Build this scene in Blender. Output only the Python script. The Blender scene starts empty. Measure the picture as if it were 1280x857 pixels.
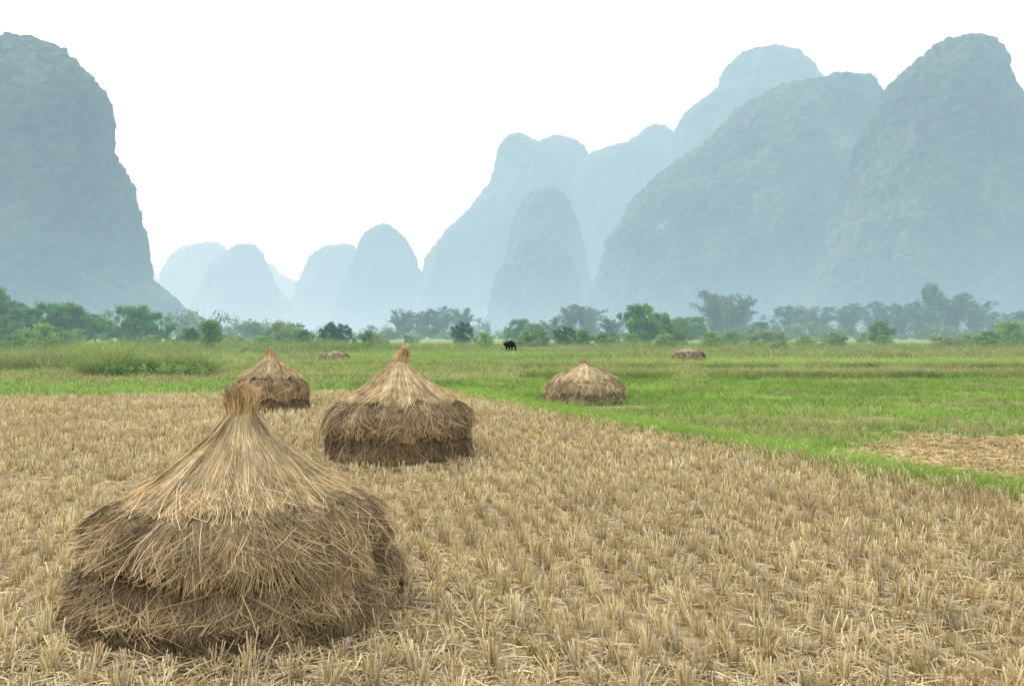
import bpy, math, random
import numpy as np
from mathutils import Vector
rng = np.random.default_rng(7)
random.seed(7)
scene = bpy.context.scene
COL = scene.collection
F = 995.0          # focal length in image pixels (28 mm lens)
def px_to_x(px, D):   # metres to the side of the view axis for an image pixel column at depth D
    return (px-640.0)/F*D
def height(py, D):  # metres above ground for an image pixel row at depth D
    return 1.7-(py-418.0)/F*D

# ------------------------------------------------------------------ noise
def _hash(ix, iy, iz, seed):
    h = (ix*374761393 + iy*668265263 + iz*2147483647 + seed*1274126177) & 0xffffffff
    h = ((h ^ (h >> 13))*1274126177) & 0xffffffff
    h = h ^ (h >> 16)
    return (h & 0xffff)/65535.0
def vnoise(x, y, z=0.0, seed=0):
    x = np.asarray(x, float); y = np.asarray(y, float); z = np.zeros_like(x)+z
    ix = np.floor(x).astype(np.int64); iy = np.floor(y).astype(np.int64); iz = np.floor(z).astype(np.int64)
    fx = x-ix; fy = y-iy; fz = z-iz
    fx = fx*fx*(3-2*fx); fy = fy*fy*(3-2*fy); fz = fz*fz*(3-2*fz)
    r = 0
    for dx in (0, 1):
        for dy in (0, 1):
            for dz in (0, 1):
                w = (fx if dx else 1-fx)*(fy if dy else 1-fy)*(fz if dz else 1-fz)
                r = r + w*_hash(ix+dx, iy+dy, iz+dz, seed)
    return r*2-1
def fbm(x, y, z=0.0, seed=0, octv=4):
    r = 0; a = 1; t = 0; s = 1
    for o in range(octv):
        r = r + a*vnoise(np.asarray(x)*s, np.asarray(y)*s, np.asarray(z)*s, seed+o*17); t += a
        a *= .5; s *= 2.03
    return r/t

# ------------------------------------------------------------------ mesh builder
class MB:
    def __init__(s):
        s.v = []; s.q = []; s.c = []; s.n = 0
    def add(s, v, q, c):
        v = np.asarray(v, np.float32).reshape(-1, 3)
        c = np.asarray(c, np.float32)
        if c.ndim == 1: c = np.tile(c, (len(v), 1))
        s.v.append(v); s.q.append(np.asarray(q, np.int64).reshape(-1, 4)+s.n); s.c.append(c.reshape(-1, 3)); s.n += len(v)
    def ribbons(s, P, W, side, C):
        N, K, _ = P.shape
        side = side/np.maximum(np.linalg.norm(side, axis=1, keepdims=True), 1e-6)
        off = side[:, None, :]*W[:, :, None]*.5
        V = np.stack([P-off, P+off], axis=2)
        if C.ndim == 2: C = np.repeat(C[:, None, :], K, 1)
        CC = np.repeat(C[:, :, None, :], 2, 2)
        base = (np.arange(N)*K*2)[:, None]+(np.arange(K-1)*2)[None, :]
        Q = np.stack([base, base+1, base+3, base+2], -1)
        s.add(V.reshape(-1, 3), Q.reshape(-1, 4), CC.reshape(-1, 3))
    def tube(s, pts, rad, col, sides=7):
        pts = np.asarray(pts, float); K = len(pts)
        V = []
        for i in range(K):
            t = pts[min(i+1, K-1)]-pts[max(i-1, 0)]; t /= max(np.linalg.norm(t), 1e-6)
            u = np.cross(t, [0.31, .9, .2]); u /= np.linalg.norm(u); w = np.cross(t, u)
            for k in range(sides):
                a = 2*math.pi*k/sides
                V.append(pts[i]+rad[i]*(math.cos(a)*u+math.sin(a)*w))
        Q = [[i*sides+k, i*sides+(k+1) % sides, (i+1)*sides+(k+1) % sides, (i+1)*sides+k] for i in range(K-1) for k in range(sides)]
        s.add(V, Q, np.array(col, float))
    def mesh(s, name, mat, smooth=False):
        v = np.concatenate(s.v); q = np.concatenate(s.q).astype(np.int32); c = np.concatenate(s.c)
        me = bpy.data.meshes.new(name)
        me.vertices.add(len(v)); me.vertices.foreach_set("co", v.ravel())
        me.loops.add(q.size); me.loops.foreach_set("vertex_index", q.ravel())
        me.polygons.add(len(q)); me.polygons.foreach_set("loop_start", np.arange(len(q), dtype=np.int32)*4)
        if smooth: me.polygons.foreach_set("use_smooth", np.ones(len(q), bool))
        at = me.color_attributes.new("tint", 'FLOAT_COLOR', 'POINT')
        at.data.foreach_set("color", np.concatenate([c, np.ones((len(c), 1), np.float32)], 1).ravel())
        me.update(calc_edges=True); me.materials.append(mat)
        return me
def obj(name, me, parent=None, **kw):
    o = bpy.data.objects.new(name, me); COL.objects.link(o)
    if parent: o.parent = parent
    for k, v in kw.items(): o[k] = v
    return o

# ------------------------------------------------------------------ materials
HAZE = (0.73, 0.885, 0.925)  # haze colour, painted onto surfaces as a distance-based glow
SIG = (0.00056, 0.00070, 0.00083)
def new_mat(name):
    m = bpy.data.materials.new(name); m.use_nodes = True
    m.node_tree.nodes.clear()
    m.cycles.emission_sampling = 'NONE'
    return m, m.node_tree.nodes, m.node_tree.links
def math_n(N, L, op, a, b=None):
    n = N.new('ShaderNodeMath'); n.operation = op
    for i, x in enumerate((a, b)):
        if x is None: continue
        if isinstance(x, (int, float)): n.inputs[i].default_value = x
        else: L.new(x, n.inputs[i])
    return n.outputs[0]
def haze_out(N, L, color, normal=None, rough=.85, haze=True, low=0.35, transl=0.0, spec=.2):
    """aerial haze painted into the material: faded base colour plus emission, by world position"""
    out = N.new('ShaderNodeOutputMaterial')
    bs = N.new('ShaderNodeBsdfPrincipled'); bs.inputs['Roughness'].default_value = rough
    bs.inputs['Specular IOR Level'].default_value = spec
    sh = bs.outputs[0]
    colsock = color
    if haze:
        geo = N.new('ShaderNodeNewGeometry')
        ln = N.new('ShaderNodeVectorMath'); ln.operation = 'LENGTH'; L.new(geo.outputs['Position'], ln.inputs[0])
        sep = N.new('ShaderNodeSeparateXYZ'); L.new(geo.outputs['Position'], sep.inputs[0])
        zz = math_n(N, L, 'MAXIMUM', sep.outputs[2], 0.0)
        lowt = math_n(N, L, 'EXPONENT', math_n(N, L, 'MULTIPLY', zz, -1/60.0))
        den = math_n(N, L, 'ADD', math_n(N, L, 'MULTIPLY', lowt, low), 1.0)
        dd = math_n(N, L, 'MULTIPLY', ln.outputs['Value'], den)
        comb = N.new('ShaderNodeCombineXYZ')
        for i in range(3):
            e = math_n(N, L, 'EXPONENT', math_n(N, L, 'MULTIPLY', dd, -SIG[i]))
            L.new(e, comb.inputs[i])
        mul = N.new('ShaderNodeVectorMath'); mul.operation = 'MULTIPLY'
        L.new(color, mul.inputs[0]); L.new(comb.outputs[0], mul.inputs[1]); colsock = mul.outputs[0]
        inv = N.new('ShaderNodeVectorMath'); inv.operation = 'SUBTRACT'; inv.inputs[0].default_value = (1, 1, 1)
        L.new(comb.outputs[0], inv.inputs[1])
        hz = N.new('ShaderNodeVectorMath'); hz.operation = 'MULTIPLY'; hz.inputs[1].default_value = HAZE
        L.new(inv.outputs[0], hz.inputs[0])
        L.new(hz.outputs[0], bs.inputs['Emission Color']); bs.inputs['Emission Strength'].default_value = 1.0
    L.new(colsock, bs.inputs['Base Color'])
    if normal is not None: L.new(normal, bs.inputs['Normal'])
    if transl > 0:
        tr = N.new('ShaderNodeBsdfTranslucent'); L.new(colsock, tr.inputs[0])
        mx = N.new('ShaderNodeMixShader'); mx.inputs[0].default_value = transl
        L.new(sh, mx.inputs[1]); L.new(tr.outputs[0], mx.inputs[2]); sh = mx.outputs[0]
    L.new(sh, out.inputs[0])
def tint_mat(name, haze=True, scale=6.0, amount=.35, rough=.8, transl=0.0, spec=.2, low=.35):
    m, N, L = new_mat(name)
    a = N.new('ShaderNodeAttribute'); a.attribute_name = "tint"
    tc = N.new('ShaderNodeNewGeometry')
    nz = N.new('ShaderNodeTexNoise'); nz.inputs['Scale'].default_value = scale; nz.inputs['Detail'].default_value = 2
    L.new(tc.outputs['Position'], nz.inputs['Vector'])
    mr = N.new('ShaderNodeMapRange'); mr.inputs[1].default_value = .25; mr.inputs[2].default_value = .75
    mr.inputs[3].default_value = 1-amount; mr.inputs[4].default_value = 1+amount
    L.new(nz.outputs[0], mr.inputs[0])
    mu = N.new('ShaderNodeVectorMath'); mu.operation = 'SCALE'; L.new(a.outputs['Color'], mu.inputs[0]); L.new(mr.outputs[0], mu.inputs['Scale'])
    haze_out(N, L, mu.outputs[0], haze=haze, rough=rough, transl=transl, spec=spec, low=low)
    return m
M_straw = tint_mat("straw", False, 7.0, .34, .6, 0, .3)
M_stub = tint_mat("stubble_straw", False, 1.2, .15, .65, 0, .25)
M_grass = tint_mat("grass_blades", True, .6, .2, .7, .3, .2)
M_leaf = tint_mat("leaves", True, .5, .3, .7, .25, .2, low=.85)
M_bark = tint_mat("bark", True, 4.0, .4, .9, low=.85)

def ramp_mat(name, stops, scale, bump=0.0, haze=True, stretch=(1, 1, 1), bscale=20):
    m, N, L = new_mat(name)
    g = N.new('ShaderNodeNewGeometry')
    mp = N.new('ShaderNodeMapping'); mp.inputs['Scale'].default_value = stretch; L.new(g.outputs['Position'], mp.inputs[0])
    n1 = N.new('ShaderNodeTexNoise'); n1.inputs['Scale'].default_value = scale; n1.inputs['Detail'].default_value = 6; n1.inputs['Roughness'].default_value = .7
    L.new(mp.outputs[0], n1.inputs[0])
    r = N.new('ShaderNodeValToRGB'); L.new(n1.outputs[0], r.inputs[0])
    el = r.color_ramp.elements
    el[0].position, el[0].color = stops[0][0], (*stops[0][1], 1)
    el[1].position, el[1].color = stops[-1][0], (*stops[-1][1], 1)
    for p, c in stops[1:-1]:
        e = el.new(p); e.color = (*c, 1)
    nrm = None
    if bump:
        n2 = N.new('ShaderNodeTexNoise'); n2.inputs['Scale'].default_value = bscale; n2.inputs['Detail'].default_value = 4
        L.new(g.outputs['Position'], n2.inputs[0])
        b = N.new('ShaderNodeBump'); b.inputs['Strength'].default_value = bump; b.inputs['Distance'].default_value = .03
        L.new(n2.outputs[0], b.inputs['Height']); nrm = b.outputs[0]
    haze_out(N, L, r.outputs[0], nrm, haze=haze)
    return m
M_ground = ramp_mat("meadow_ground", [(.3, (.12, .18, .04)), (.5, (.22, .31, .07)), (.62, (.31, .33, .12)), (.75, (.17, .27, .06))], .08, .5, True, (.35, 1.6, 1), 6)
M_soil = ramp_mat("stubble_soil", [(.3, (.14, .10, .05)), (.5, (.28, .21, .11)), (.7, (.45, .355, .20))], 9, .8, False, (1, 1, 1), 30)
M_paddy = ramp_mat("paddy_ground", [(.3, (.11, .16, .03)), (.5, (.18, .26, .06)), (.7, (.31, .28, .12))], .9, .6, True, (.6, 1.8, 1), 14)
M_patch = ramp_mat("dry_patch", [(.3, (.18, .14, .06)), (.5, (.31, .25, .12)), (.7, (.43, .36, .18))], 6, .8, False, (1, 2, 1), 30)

def hill_mat():
    m, N, L = new_mat("forested_karst")
    g = N.new('ShaderNodeNewGeometry')
    n1 = N.new('ShaderNodeTexNoise'); n1.inputs['Scale'].default_value = .012; n1.inputs['Detail'].default_value = 10; n1.inputs['Roughness'].default_value = .70
    L.new(g.outputs['Position'], n1.inputs[0])
    v = N.new('ShaderNodeTexVoronoi'); v.inputs['Scale'].default_value = .21; L.new(g.outputs['Position'], v.inputs['Vector'])
    sc = N.new('ShaderNodeSeparateColor'); L.new(v.outputs['Color'], sc.inputs[0])
    f = math_n(N, L, 'ADD', n1.outputs[0], math_n(N, L, 'MULTIPLY', math_n(N, L, 'SUBTRACT', sc.outputs[0], .5), .16))
    f = math_n(N, L, 'SUBTRACT', f, math_n(N, L, 'MULTIPLY', v.outputs['Distance'], .12))  # darker away from crown centres: relief shade put into the colour
    r = N.new('ShaderNodeValToRGB'); L.new(f, r.inputs[0])
    e = r.color_ramp.elements
    e[0].position = .28; e[0].color = (.008, .021, .007, 1); e[1].position = .66; e[1].color = (.135, .20, .06, 1)
    x = e.new(.45); x.color = (.043, .078, .021, 1)
    mp = N.new('ShaderNodeMapping'); mp.inputs['Scale'].default_value = (1, 1, .2); L.new(g.outputs['Position'], mp.inputs[0])
    n3 = N.new('ShaderNodeTexNoise'); n3.inputs['Scale'].default_value = .03; n3.inputs['Detail'].default_value = 8; n3.inputs['Roughness'].default_value = .66
    L.new(mp.outputs[0], n3.inputs[0])
    mr = N.new('ShaderNodeMapRange'); mr.inputs[1].default_value = .60; mr.inputs[2].default_value = .70; L.new(n3.outputs[0], mr.inputs[0])
    mx = N.new('ShaderNodeMix'); mx.data_type = 'RGBA'; L.new(mr.outputs[0], mx.inputs[0]); L.new(r.outputs[0], mx.inputs[6])
    mx.inputs[7].default_value = (.17, .175, .13, 1)
    h = math_n(N, L, 'ADD', math_n(N, L, 'MULTIPLY', v.outputs['Distance'], -.5), math_n(N, L, 'MULTIPLY', n1.outputs[0], 3.5))
    b = N.new('ShaderNodeBump'); b.inputs['Strength'].default_value = .7; b.inputs['Distance'].default_value = 9; L.new(h, b.inputs['Height'])
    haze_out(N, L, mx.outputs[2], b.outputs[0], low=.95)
    return m
M_hill = hill_mat()

# ------------------------------------------------------------------ hills
def hill(rows, D, label, seed, nu=300, nv=120, depth=.75, bump=3.2, rug=5.0):
    rows = sorted(rows, key=lambda r: -r[0])
    z = np.array([height(r[0]+4, D) for r in rows]); xl = np.array([px_to_x(r[1], D) for r in rows]); xr = np.array([px_to_x(r[2], D) for r in rows])
    z = np.concatenate([[-25], z]); xl = np.concatenate([[xl[0]-20], xl]); xr = np.concatenate([[xr[0]+20], xr])
    t = np.linspace(0, 1, nv); zs = z[0]+(z[-1]-z[0])*(1-(1-t)**1.25)
    L_ = np.interp(zs, z, xl); R_ = np.interp(zs, z, xr)
    k = np.array([1, 3, 4, 3, 1.]); k /= k.sum()
    for arr in (L_, R_):
        a = np.pad(arr, 2, mode='edge'); arr[:] = np.convolve(a, k, 'valid')
    nt = 10
    c = (L_[-1]+R_[-1])/2; a0 = (R_[-1]-L_[-1])/2
    th = np.linspace(0, math.pi/2, nt+1)[1:]
    zs = np.concatenate([zs, zs[-1]+a0*.12*np.sin(th)])
    cx = np.concatenate([(L_+R_)/2, np.full(nt, c)]); A = np.concatenate([(R_-L_)/2, a0*np.cos(th)+.01])
    U = np.arange(nu)/nu*2*math.pi
    uu, zz = np.meshgrid(U, zs); AA = np.repeat(A[:, None], nu, 1); CX = np.repeat(cx[:, None], nu, 1)
    dx = np.cos(uu); dy = np.sin(uu)
    x = CX+AA*dx; y = D+AA*depth*dy
    s = D/900.0
    g1 = fbm(x/(75*s), y/(75*s), zz/(200*s), seed, 4)
    g2 = fbm(x/(7*s**.6), y/(7*s**.6), zz/(7*s**.6), seed+50, 3)
    g3 = fbm(x/(30*s), y/(30*s), zz/(34*s), seed+90, 3)
    edge = np.minimum(1, AA/(30*s))
    front = .15+.85*np.abs(dy)
    rr = g1*.40*np.minimum(AA, 120*s)*front*edge + g2*bump*s**.6*edge + g3*rug*s*edge
    x = x+dx*rr; y = y+dy*rr; z2 = zz+g2*bump*s**.6*.9+g3*rug*.6*s*edge
    V = np.stack([x, y, z2], -1).reshape(-1, 3)
    nvv = len(zs)
    i = np.arange(nvv-1)[:, None]; j = np.arange(nu)[None, :]
    Q = np.stack([i*nu+j, i*nu+(j+1) % nu, (i+1)*nu+(j+1) % nu, (i+1)*nu+j], -1).reshape(-1, 4)
    mb = MB(); mb.add(V, Q, np.array([.05, .08, .04]))
    obj("hill", mb.mesh("hill", M_hill, True), kind="structure", label=label, category="hill")

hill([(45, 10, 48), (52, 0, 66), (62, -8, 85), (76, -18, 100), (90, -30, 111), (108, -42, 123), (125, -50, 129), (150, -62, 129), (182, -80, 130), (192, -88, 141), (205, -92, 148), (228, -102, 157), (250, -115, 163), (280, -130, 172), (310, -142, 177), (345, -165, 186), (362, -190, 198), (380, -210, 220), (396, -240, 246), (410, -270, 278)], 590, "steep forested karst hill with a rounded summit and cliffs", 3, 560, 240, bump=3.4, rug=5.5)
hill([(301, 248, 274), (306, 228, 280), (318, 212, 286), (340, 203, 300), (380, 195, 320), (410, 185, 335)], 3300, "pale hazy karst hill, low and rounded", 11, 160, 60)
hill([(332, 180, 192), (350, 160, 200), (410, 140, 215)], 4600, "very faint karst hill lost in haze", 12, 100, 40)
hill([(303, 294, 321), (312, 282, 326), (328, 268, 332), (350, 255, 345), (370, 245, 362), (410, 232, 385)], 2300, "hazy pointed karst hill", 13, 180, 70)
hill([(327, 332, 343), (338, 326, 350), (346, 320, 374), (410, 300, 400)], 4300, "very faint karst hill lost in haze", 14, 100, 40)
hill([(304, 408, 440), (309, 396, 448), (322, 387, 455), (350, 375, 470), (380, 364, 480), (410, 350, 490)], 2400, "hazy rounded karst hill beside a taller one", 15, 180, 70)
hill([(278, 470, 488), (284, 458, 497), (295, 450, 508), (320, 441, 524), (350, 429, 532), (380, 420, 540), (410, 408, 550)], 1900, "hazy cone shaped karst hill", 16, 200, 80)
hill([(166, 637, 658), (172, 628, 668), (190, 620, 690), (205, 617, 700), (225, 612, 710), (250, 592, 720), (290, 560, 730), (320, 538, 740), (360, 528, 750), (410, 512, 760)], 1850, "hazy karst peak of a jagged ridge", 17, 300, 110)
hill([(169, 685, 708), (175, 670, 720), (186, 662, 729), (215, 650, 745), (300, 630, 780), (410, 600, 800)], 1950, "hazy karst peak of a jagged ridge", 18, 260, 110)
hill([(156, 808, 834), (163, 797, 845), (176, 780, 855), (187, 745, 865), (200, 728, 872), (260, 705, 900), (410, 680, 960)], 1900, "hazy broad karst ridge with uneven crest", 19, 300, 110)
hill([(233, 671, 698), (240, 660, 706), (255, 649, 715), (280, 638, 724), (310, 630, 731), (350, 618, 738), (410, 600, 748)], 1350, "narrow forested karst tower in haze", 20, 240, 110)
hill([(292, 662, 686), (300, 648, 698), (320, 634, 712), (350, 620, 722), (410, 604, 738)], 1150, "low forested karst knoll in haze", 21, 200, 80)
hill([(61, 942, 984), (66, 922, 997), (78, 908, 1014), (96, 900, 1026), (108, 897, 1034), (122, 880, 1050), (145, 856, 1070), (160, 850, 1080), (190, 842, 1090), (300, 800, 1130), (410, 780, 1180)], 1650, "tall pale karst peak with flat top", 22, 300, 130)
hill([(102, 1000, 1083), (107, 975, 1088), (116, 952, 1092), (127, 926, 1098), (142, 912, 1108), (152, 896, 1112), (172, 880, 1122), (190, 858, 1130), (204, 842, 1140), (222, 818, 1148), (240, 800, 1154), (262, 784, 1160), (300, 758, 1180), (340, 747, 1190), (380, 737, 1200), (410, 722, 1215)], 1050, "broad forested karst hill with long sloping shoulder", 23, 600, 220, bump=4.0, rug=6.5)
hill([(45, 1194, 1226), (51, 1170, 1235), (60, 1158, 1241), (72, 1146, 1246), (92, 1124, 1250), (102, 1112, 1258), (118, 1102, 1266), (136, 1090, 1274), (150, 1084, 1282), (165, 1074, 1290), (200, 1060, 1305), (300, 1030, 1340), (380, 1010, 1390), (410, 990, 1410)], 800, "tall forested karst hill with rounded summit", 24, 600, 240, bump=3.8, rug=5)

# ------------------------------------------------------------------ ground sheets
def sheet(name, pts, z, mat, label, sub=1):
    me = bpy.data.meshes.new(name)
    me.from_pydata([(x, y, z) for x, y in pts], [], [tuple(range(len(pts)))]); me.materials.append(mat); me.update()
    return obj(name, me, kind="structure", label=label, category="ground")
sheet("ground", [(-7000, -60), (7000, -60), (7000, 9000), (-7000, 9000)], 0, M_ground, "flat green valley floor with grass and old paddies")
BD = np.array([-20, 8.2, 10.1, 12.8, 17.0, 21.0, 23.5]); BX = np.array([18.0, 5.4, 4.25, 2.9, .9, -.8, -1.7])
def edge_x(d): return np.interp(d, BD, BX)
def far_y(x): return np.interp(x, [-40, -13, -6, -1.7, 2], [20.3, 20.8, 22.6, 23.7, 23.7])
pts = [(-40, -20)]+[(18, -20)]
for d in np.linspace(0, 23.3, 60): pts.append((float(edge_x(d)+.22*fbm(np.array([d*.9]), np.array([3.1]))[0]), float(d)))
for x in np.linspace(-2, -40, 60): pts.append((float(x), float(far_y(x)+.35*fbm(np.array([x*.5]), np.array([9.1]))[0])))
sheet("stubble_field", pts, .004, M_soil, "harvested rice field of dry straw and bare soil")
pad = [(18.05, -20), (60, -20), (60, 46), (-60, 46), (-60, 20.4), (-41, 20.4)]
for x in np.linspace(-40, -2, 60): pad.append((float(x), float(far_y(x)+.35*fbm(np.array([x*.5]), np.array([9.1]))[0])-.05))
for d in np.linspace(23.3, 0, 60): pad.append((float(edge_x(d)+.22*fbm(np.array([d*.9]), np.array([3.1]))[0])-.04, float(d)))
sheet("rice_paddy", pad, .002, M_paddy, "green paddy ground with regrowing rice")
PCX, PCY, PRX, PRY = 8.9, 10.5, 4.8, 2.6
def patch_f(x, y): return np.sqrt(((x-PCX)/PRX)**2+((y-PCY)/PRY)**2)+.32*fbm(x*1.2, y*1.2, 0, 8)
pp = []
for a in np.linspace(0, 2*math.pi, 160, endpoint=False):
    rr = np.linspace(.3, 1.5, 200); f = patch_f(PCX+PRX*rr*math.cos(a), PCY+PRY*rr*math.sin(a))
    k = int(np.argmax(f > 1.0)); r = rr[k]
    pp.append((PCX+PRX*r*math.cos(a), PCY+PRY*r*math.sin(a)))
sheet("dry_straw_patch", pp, .008, M_patch, "patch of rough dry stubble inside the green paddy")
def in_patch(x, y, m=0): return patch_f(x, y) < 1.0+m

# ------------------------------------------------------------------ stack footprints
STACKS = [(px_to_x(304, 5.02), 5.02, 1.0), (px_to_x(499, 10.95), 10.95, 1.05), (px_to_x(339, 17.7), 17.7, .85), (px_to_x(730, 20.1), 20.1, 1.05), (px_to_x(861, 53), 53, 1.1), (px_to_x(418, 54), 54, 1.1)]
def clear_of_stacks(x, y, m=0.0):
    ok = np.ones(len(x), bool)
    for sx, sy, r in STACKS: ok &= (x-sx)**2+(y-sy)**2 > (r*.95+m)**2
    return ok
def jgrid(x0, x1, y0, y1, sx, sy, j=.35, ang=0.0):
    X, Y = np.meshgrid(np.arange(x0, x1, sx), np.arange(y0, y1, sy))
    X = X+rng.uniform(-j, j, X.shape)*sx; Y = Y+rng.uniform(-j, j, Y.shape)*sy
    X = X.ravel(); Y = Y.ravel()
    if ang:
        cx, cy = (x0+x1)/2, (y0+y1)/2; ca, sa = math.cos(ang), math.sin(ang)
        X, Y = cx+(X-cx)*ca-(Y-cy)*sa, cy+(X-cx)*sa+(Y-cy)*ca
    return X, Y
def frustum(x, y, m=1.5): return np.abs(x) < .66*y+m
def blades(mb, x, y, per, hmin, hmax, w, lean, cfun, spread=.03, K=3, base=0., wt=.3, clump=None):
    n = len(x)*per
    X = np.repeat(x, per); Y = np.repeat(y, per)
    ox = rng.normal(0, spread, n); oy = rng.normal(0, spread, n); X = X+ox; Y = Y+oy
    hs = np.repeat(rng.uniform(.6, 1.3, len(x)), per)
    h = rng.uniform(hmin, hmax, n)*hs
    tl = np.repeat(rng.normal(0, lean*.8, (len(x), 2)), per, 0)
    d = np.stack([rng.normal(0, lean, n)+ox*4, rng.normal(0, lean, n)+oy*4], 1)+tl
    t = np.linspace(0, 1, K)
    P = np.zeros((n, K, 3))
    for k, tt in enumerate(t):
        P[:, k, 0] = X+d[:, 0]*h*(tt*.6+tt*tt*.7); P[:, k, 1] = Y+d[:, 1]*h*(tt*.6+tt*tt*.7); P[:, k, 2] = base+h*tt*(1-.12*tt)
    W = np.tile(np.linspace(1, wt, K), (n, 1))*(w*rng.uniform(.6, 1.3, n))[:, None]
    a = rng.uniform(-.9, .9, n)
    side = np.stack([np.cos(a), np.sin(a), np.zeros(n)], 1)
    C = cfun(X, Y, n)
    if clump: C = C*np.repeat(rng.uniform(1-clump, 1+clump, len(x)), per)[:, None]
    if C.ndim == 2: C = np.repeat(C[:, None, :], K, 1)
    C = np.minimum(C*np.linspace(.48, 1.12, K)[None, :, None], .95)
    mb.ribbons(P, W, side, C)
def mixc(a, b, t): return np.array(a)[None]*(1-t[:, None])+np.array(b)[None]*t[:, None]
def straw_c(X, Y, n, dark=0.0):
    t = rng.beta(1.2, 1.05, n)
    c = mixc((.36, .255, .108), (.97, .805, .46), t)
    g = rng.random(n) < .10
    c = np.where(g[:, None], c.mean(1, keepdims=True)*np.array([1.06, .98, .82]), c)
    big = .5+.5*fbm(X*.35, Y*.35, 0, 40)
    return np.minimum(c*(.86+.28*big)[:, None]*(1-dark), .95)

# stubble
mb = MB()
x, y = jgrid(-30, 14, -4, 32, .203, .150, .22, .18)
jit = .22*fbm(y*.9, np.full_like(y, 3.1))
keep = (y > 2.6) & frustum(x, y) & (x < edge_x(y)+.1+jit) & (y < far_y(x)+.2) & clear_of_stacks(x, y, .04) & (fbm(x*.9, y*.9, 0, 61) > -.5)
x = x[keep]; y = y[keep]
near = y < 9
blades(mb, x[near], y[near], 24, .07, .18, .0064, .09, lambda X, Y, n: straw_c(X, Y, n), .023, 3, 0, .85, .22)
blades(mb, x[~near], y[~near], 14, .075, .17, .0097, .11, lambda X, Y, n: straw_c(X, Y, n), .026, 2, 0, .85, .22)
obj("rice_stubble", mb.mesh("rice_stubble", M_stub), kind="stuff", label="cut dry rice stubble standing in rows over the field", category="stubble")
mb = MB()
k = (rng.random(len(x)) < .07+.12*fbm(x*.5, y*.5, 0, 68)); xs, ys = x[k], y[k]
blades(mb, xs, ys, 5, .03, .12, .005, .35, lambda X, Y, n: mixc((.14, .22, .04), (.34, .42, .10), rng.random(n)), .03, 3, 0, .2)
obj("green_shoots", mb.mesh("green_shoots", M_grass), kind="stuff", label="small green shoots sprouting between the dry stubble", category="shoots")
def litter(mb, x, y, lmin, lmax, w, z0, z1, cf):
    n = len(x); K = 3
    a = rng.uniform(0, 2*math.pi, n); l = rng.uniform(lmin, lmax, n); bend = rng.normal(0, .3, n)
    P = np.zeros((n, K, 3)); zz = rng.uniform(z0, z1, n); tz = rng.normal(0, .10, n)
    for k in range(K):
        s = k/(K-1)-.5
        P[:, k, 0] = x+np.cos(a)*l*s-np.sin(a)*bend*l*(s*s); P[:, k, 1] = y+np.sin(a)*l*s+np.cos(a)*bend*l*(s*s); P[:, k, 2] = np.maximum(.007, zz+tz*l*s+.01*(1-abs(2*s)))
    tang = P[:, -1]-P[:, 0]
    up = np.stack([rng.normal(0, .5, n), rng.normal(0, .5, n), np.ones(n)], 1)
    side = np.cross(tang, up)
    mb.ribbons(P, np.full((n, K), w)*rng.uniform(.6, 1.3, n)[:, None], side, cf(x, y, n))
mb = MB()
n = 145000
y = 2.6+21*rng.random(n)**1.5; x = rng.uniform(-1, 1, n)*(.66*y+1.2)
keep = (x < edge_x(y)+.05) & (y < far_y(x)+.1) & clear_of_stacks(x, y, -.1) & (fbm(x*1.3, y*1.3, 0, 66)+rng.normal(0, .25, n) > -.08)
x = x[keep]; y = y[keep]
litter(mb, x, y, .04, .26, .0056, .008, .04, lambda X, Y, n: straw_c(X, Y, n)*rng.uniform(.5, .95, n)[:, None])
for sx, sy, r in STACKS[:3]:
    n = 3200; a = rng.uniform(0, 2*math.pi, n); rr = r*.88+np.abs(rng.normal(0, .12, n))
    litter(mb, sx+rr*np.cos(a), sy+rr*np.sin(a), .08, .28, .0055, .01, .06, lambda X, Y, n: straw_c(X, Y, n)*.7)
obj("fallen_straw", mb.mesh("fallen_straw", M_stub), kind="stuff", label="loose straw littering the harvested field", category="straw")
mb = MB()
n = 38000; x = rng.uniform(3.6, 14.5, n); y = rng.uniform(7.2, 14.4, n); k = in_patch(x, y, .06) & (x > edge_x(y)+.5); x = x[k]; y = y[k]
litter(mb, x, y, .08, .32, .009, .012, .07, lambda X, Y, n: straw_c(X, Y, n)*np.array([.78, .75, .66]))
x, y = jgrid(4, 14, 7.4, 14.4, .2, .17); k = in_patch(x, y, .03) & (x > edge_x(y)+.5); x, y = x[k], y[k]
blades(mb, x, y, 9, .04, .14, .010, .3, lambda X, Y, n: straw_c(X, Y, n)*np.array([.78, .75, .66]), .04, 3, 0, .7, .25)
obj("patch_straw", mb.mesh("patch_straw", M_stub), kind="stuff", label="rough dry straw and stubble in the green paddy", category="straw")

# green rice regrowth
def green_c(X, Y, n):
    t = rng.random(n)
    g = mixc((.16, .33, .03), (.43, .66, .10), t)
    dry = mixc((.40, .31, .13), (.70, .58, .30), rng.random(n))
    f = .9*fbm(X*.16, Y*.5, 0, 71)+.8*fbm(X*1.1, Y*1.3, 0, 72)+.8*fbm(X*.07, Y*1.4, 0, 75)+.24*np.sin((Y+.12*X)*2.9+2*fbm(X*.1, Y*.1, 0, 4))
    band = np.interp(Y, [8, 12, 15, 19, 23, 26, 28, 29, 36, 46], [.46, .46, .30, .04, -.04, .0, .08, .52, .64, .40])
    p = np.clip(band+f*1.05, .02, .92)
    e = np.abs(X-edge_x(Y)) < .8
    p = np.where(e & (Y < 24), p*.2, p)
    sel = rng.random(n) < p
    return np.where(sel[:, None], dry, g)*(.88+.4*fbm(X*.3, Y*.9, 0, 73))[:, None]
mb = MB()
x, y = jgrid(-3, 24, 6.5, 30, .19, .16)
jit = .22*fbm(y*.9, np.full_like(y, 3.1))
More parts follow.
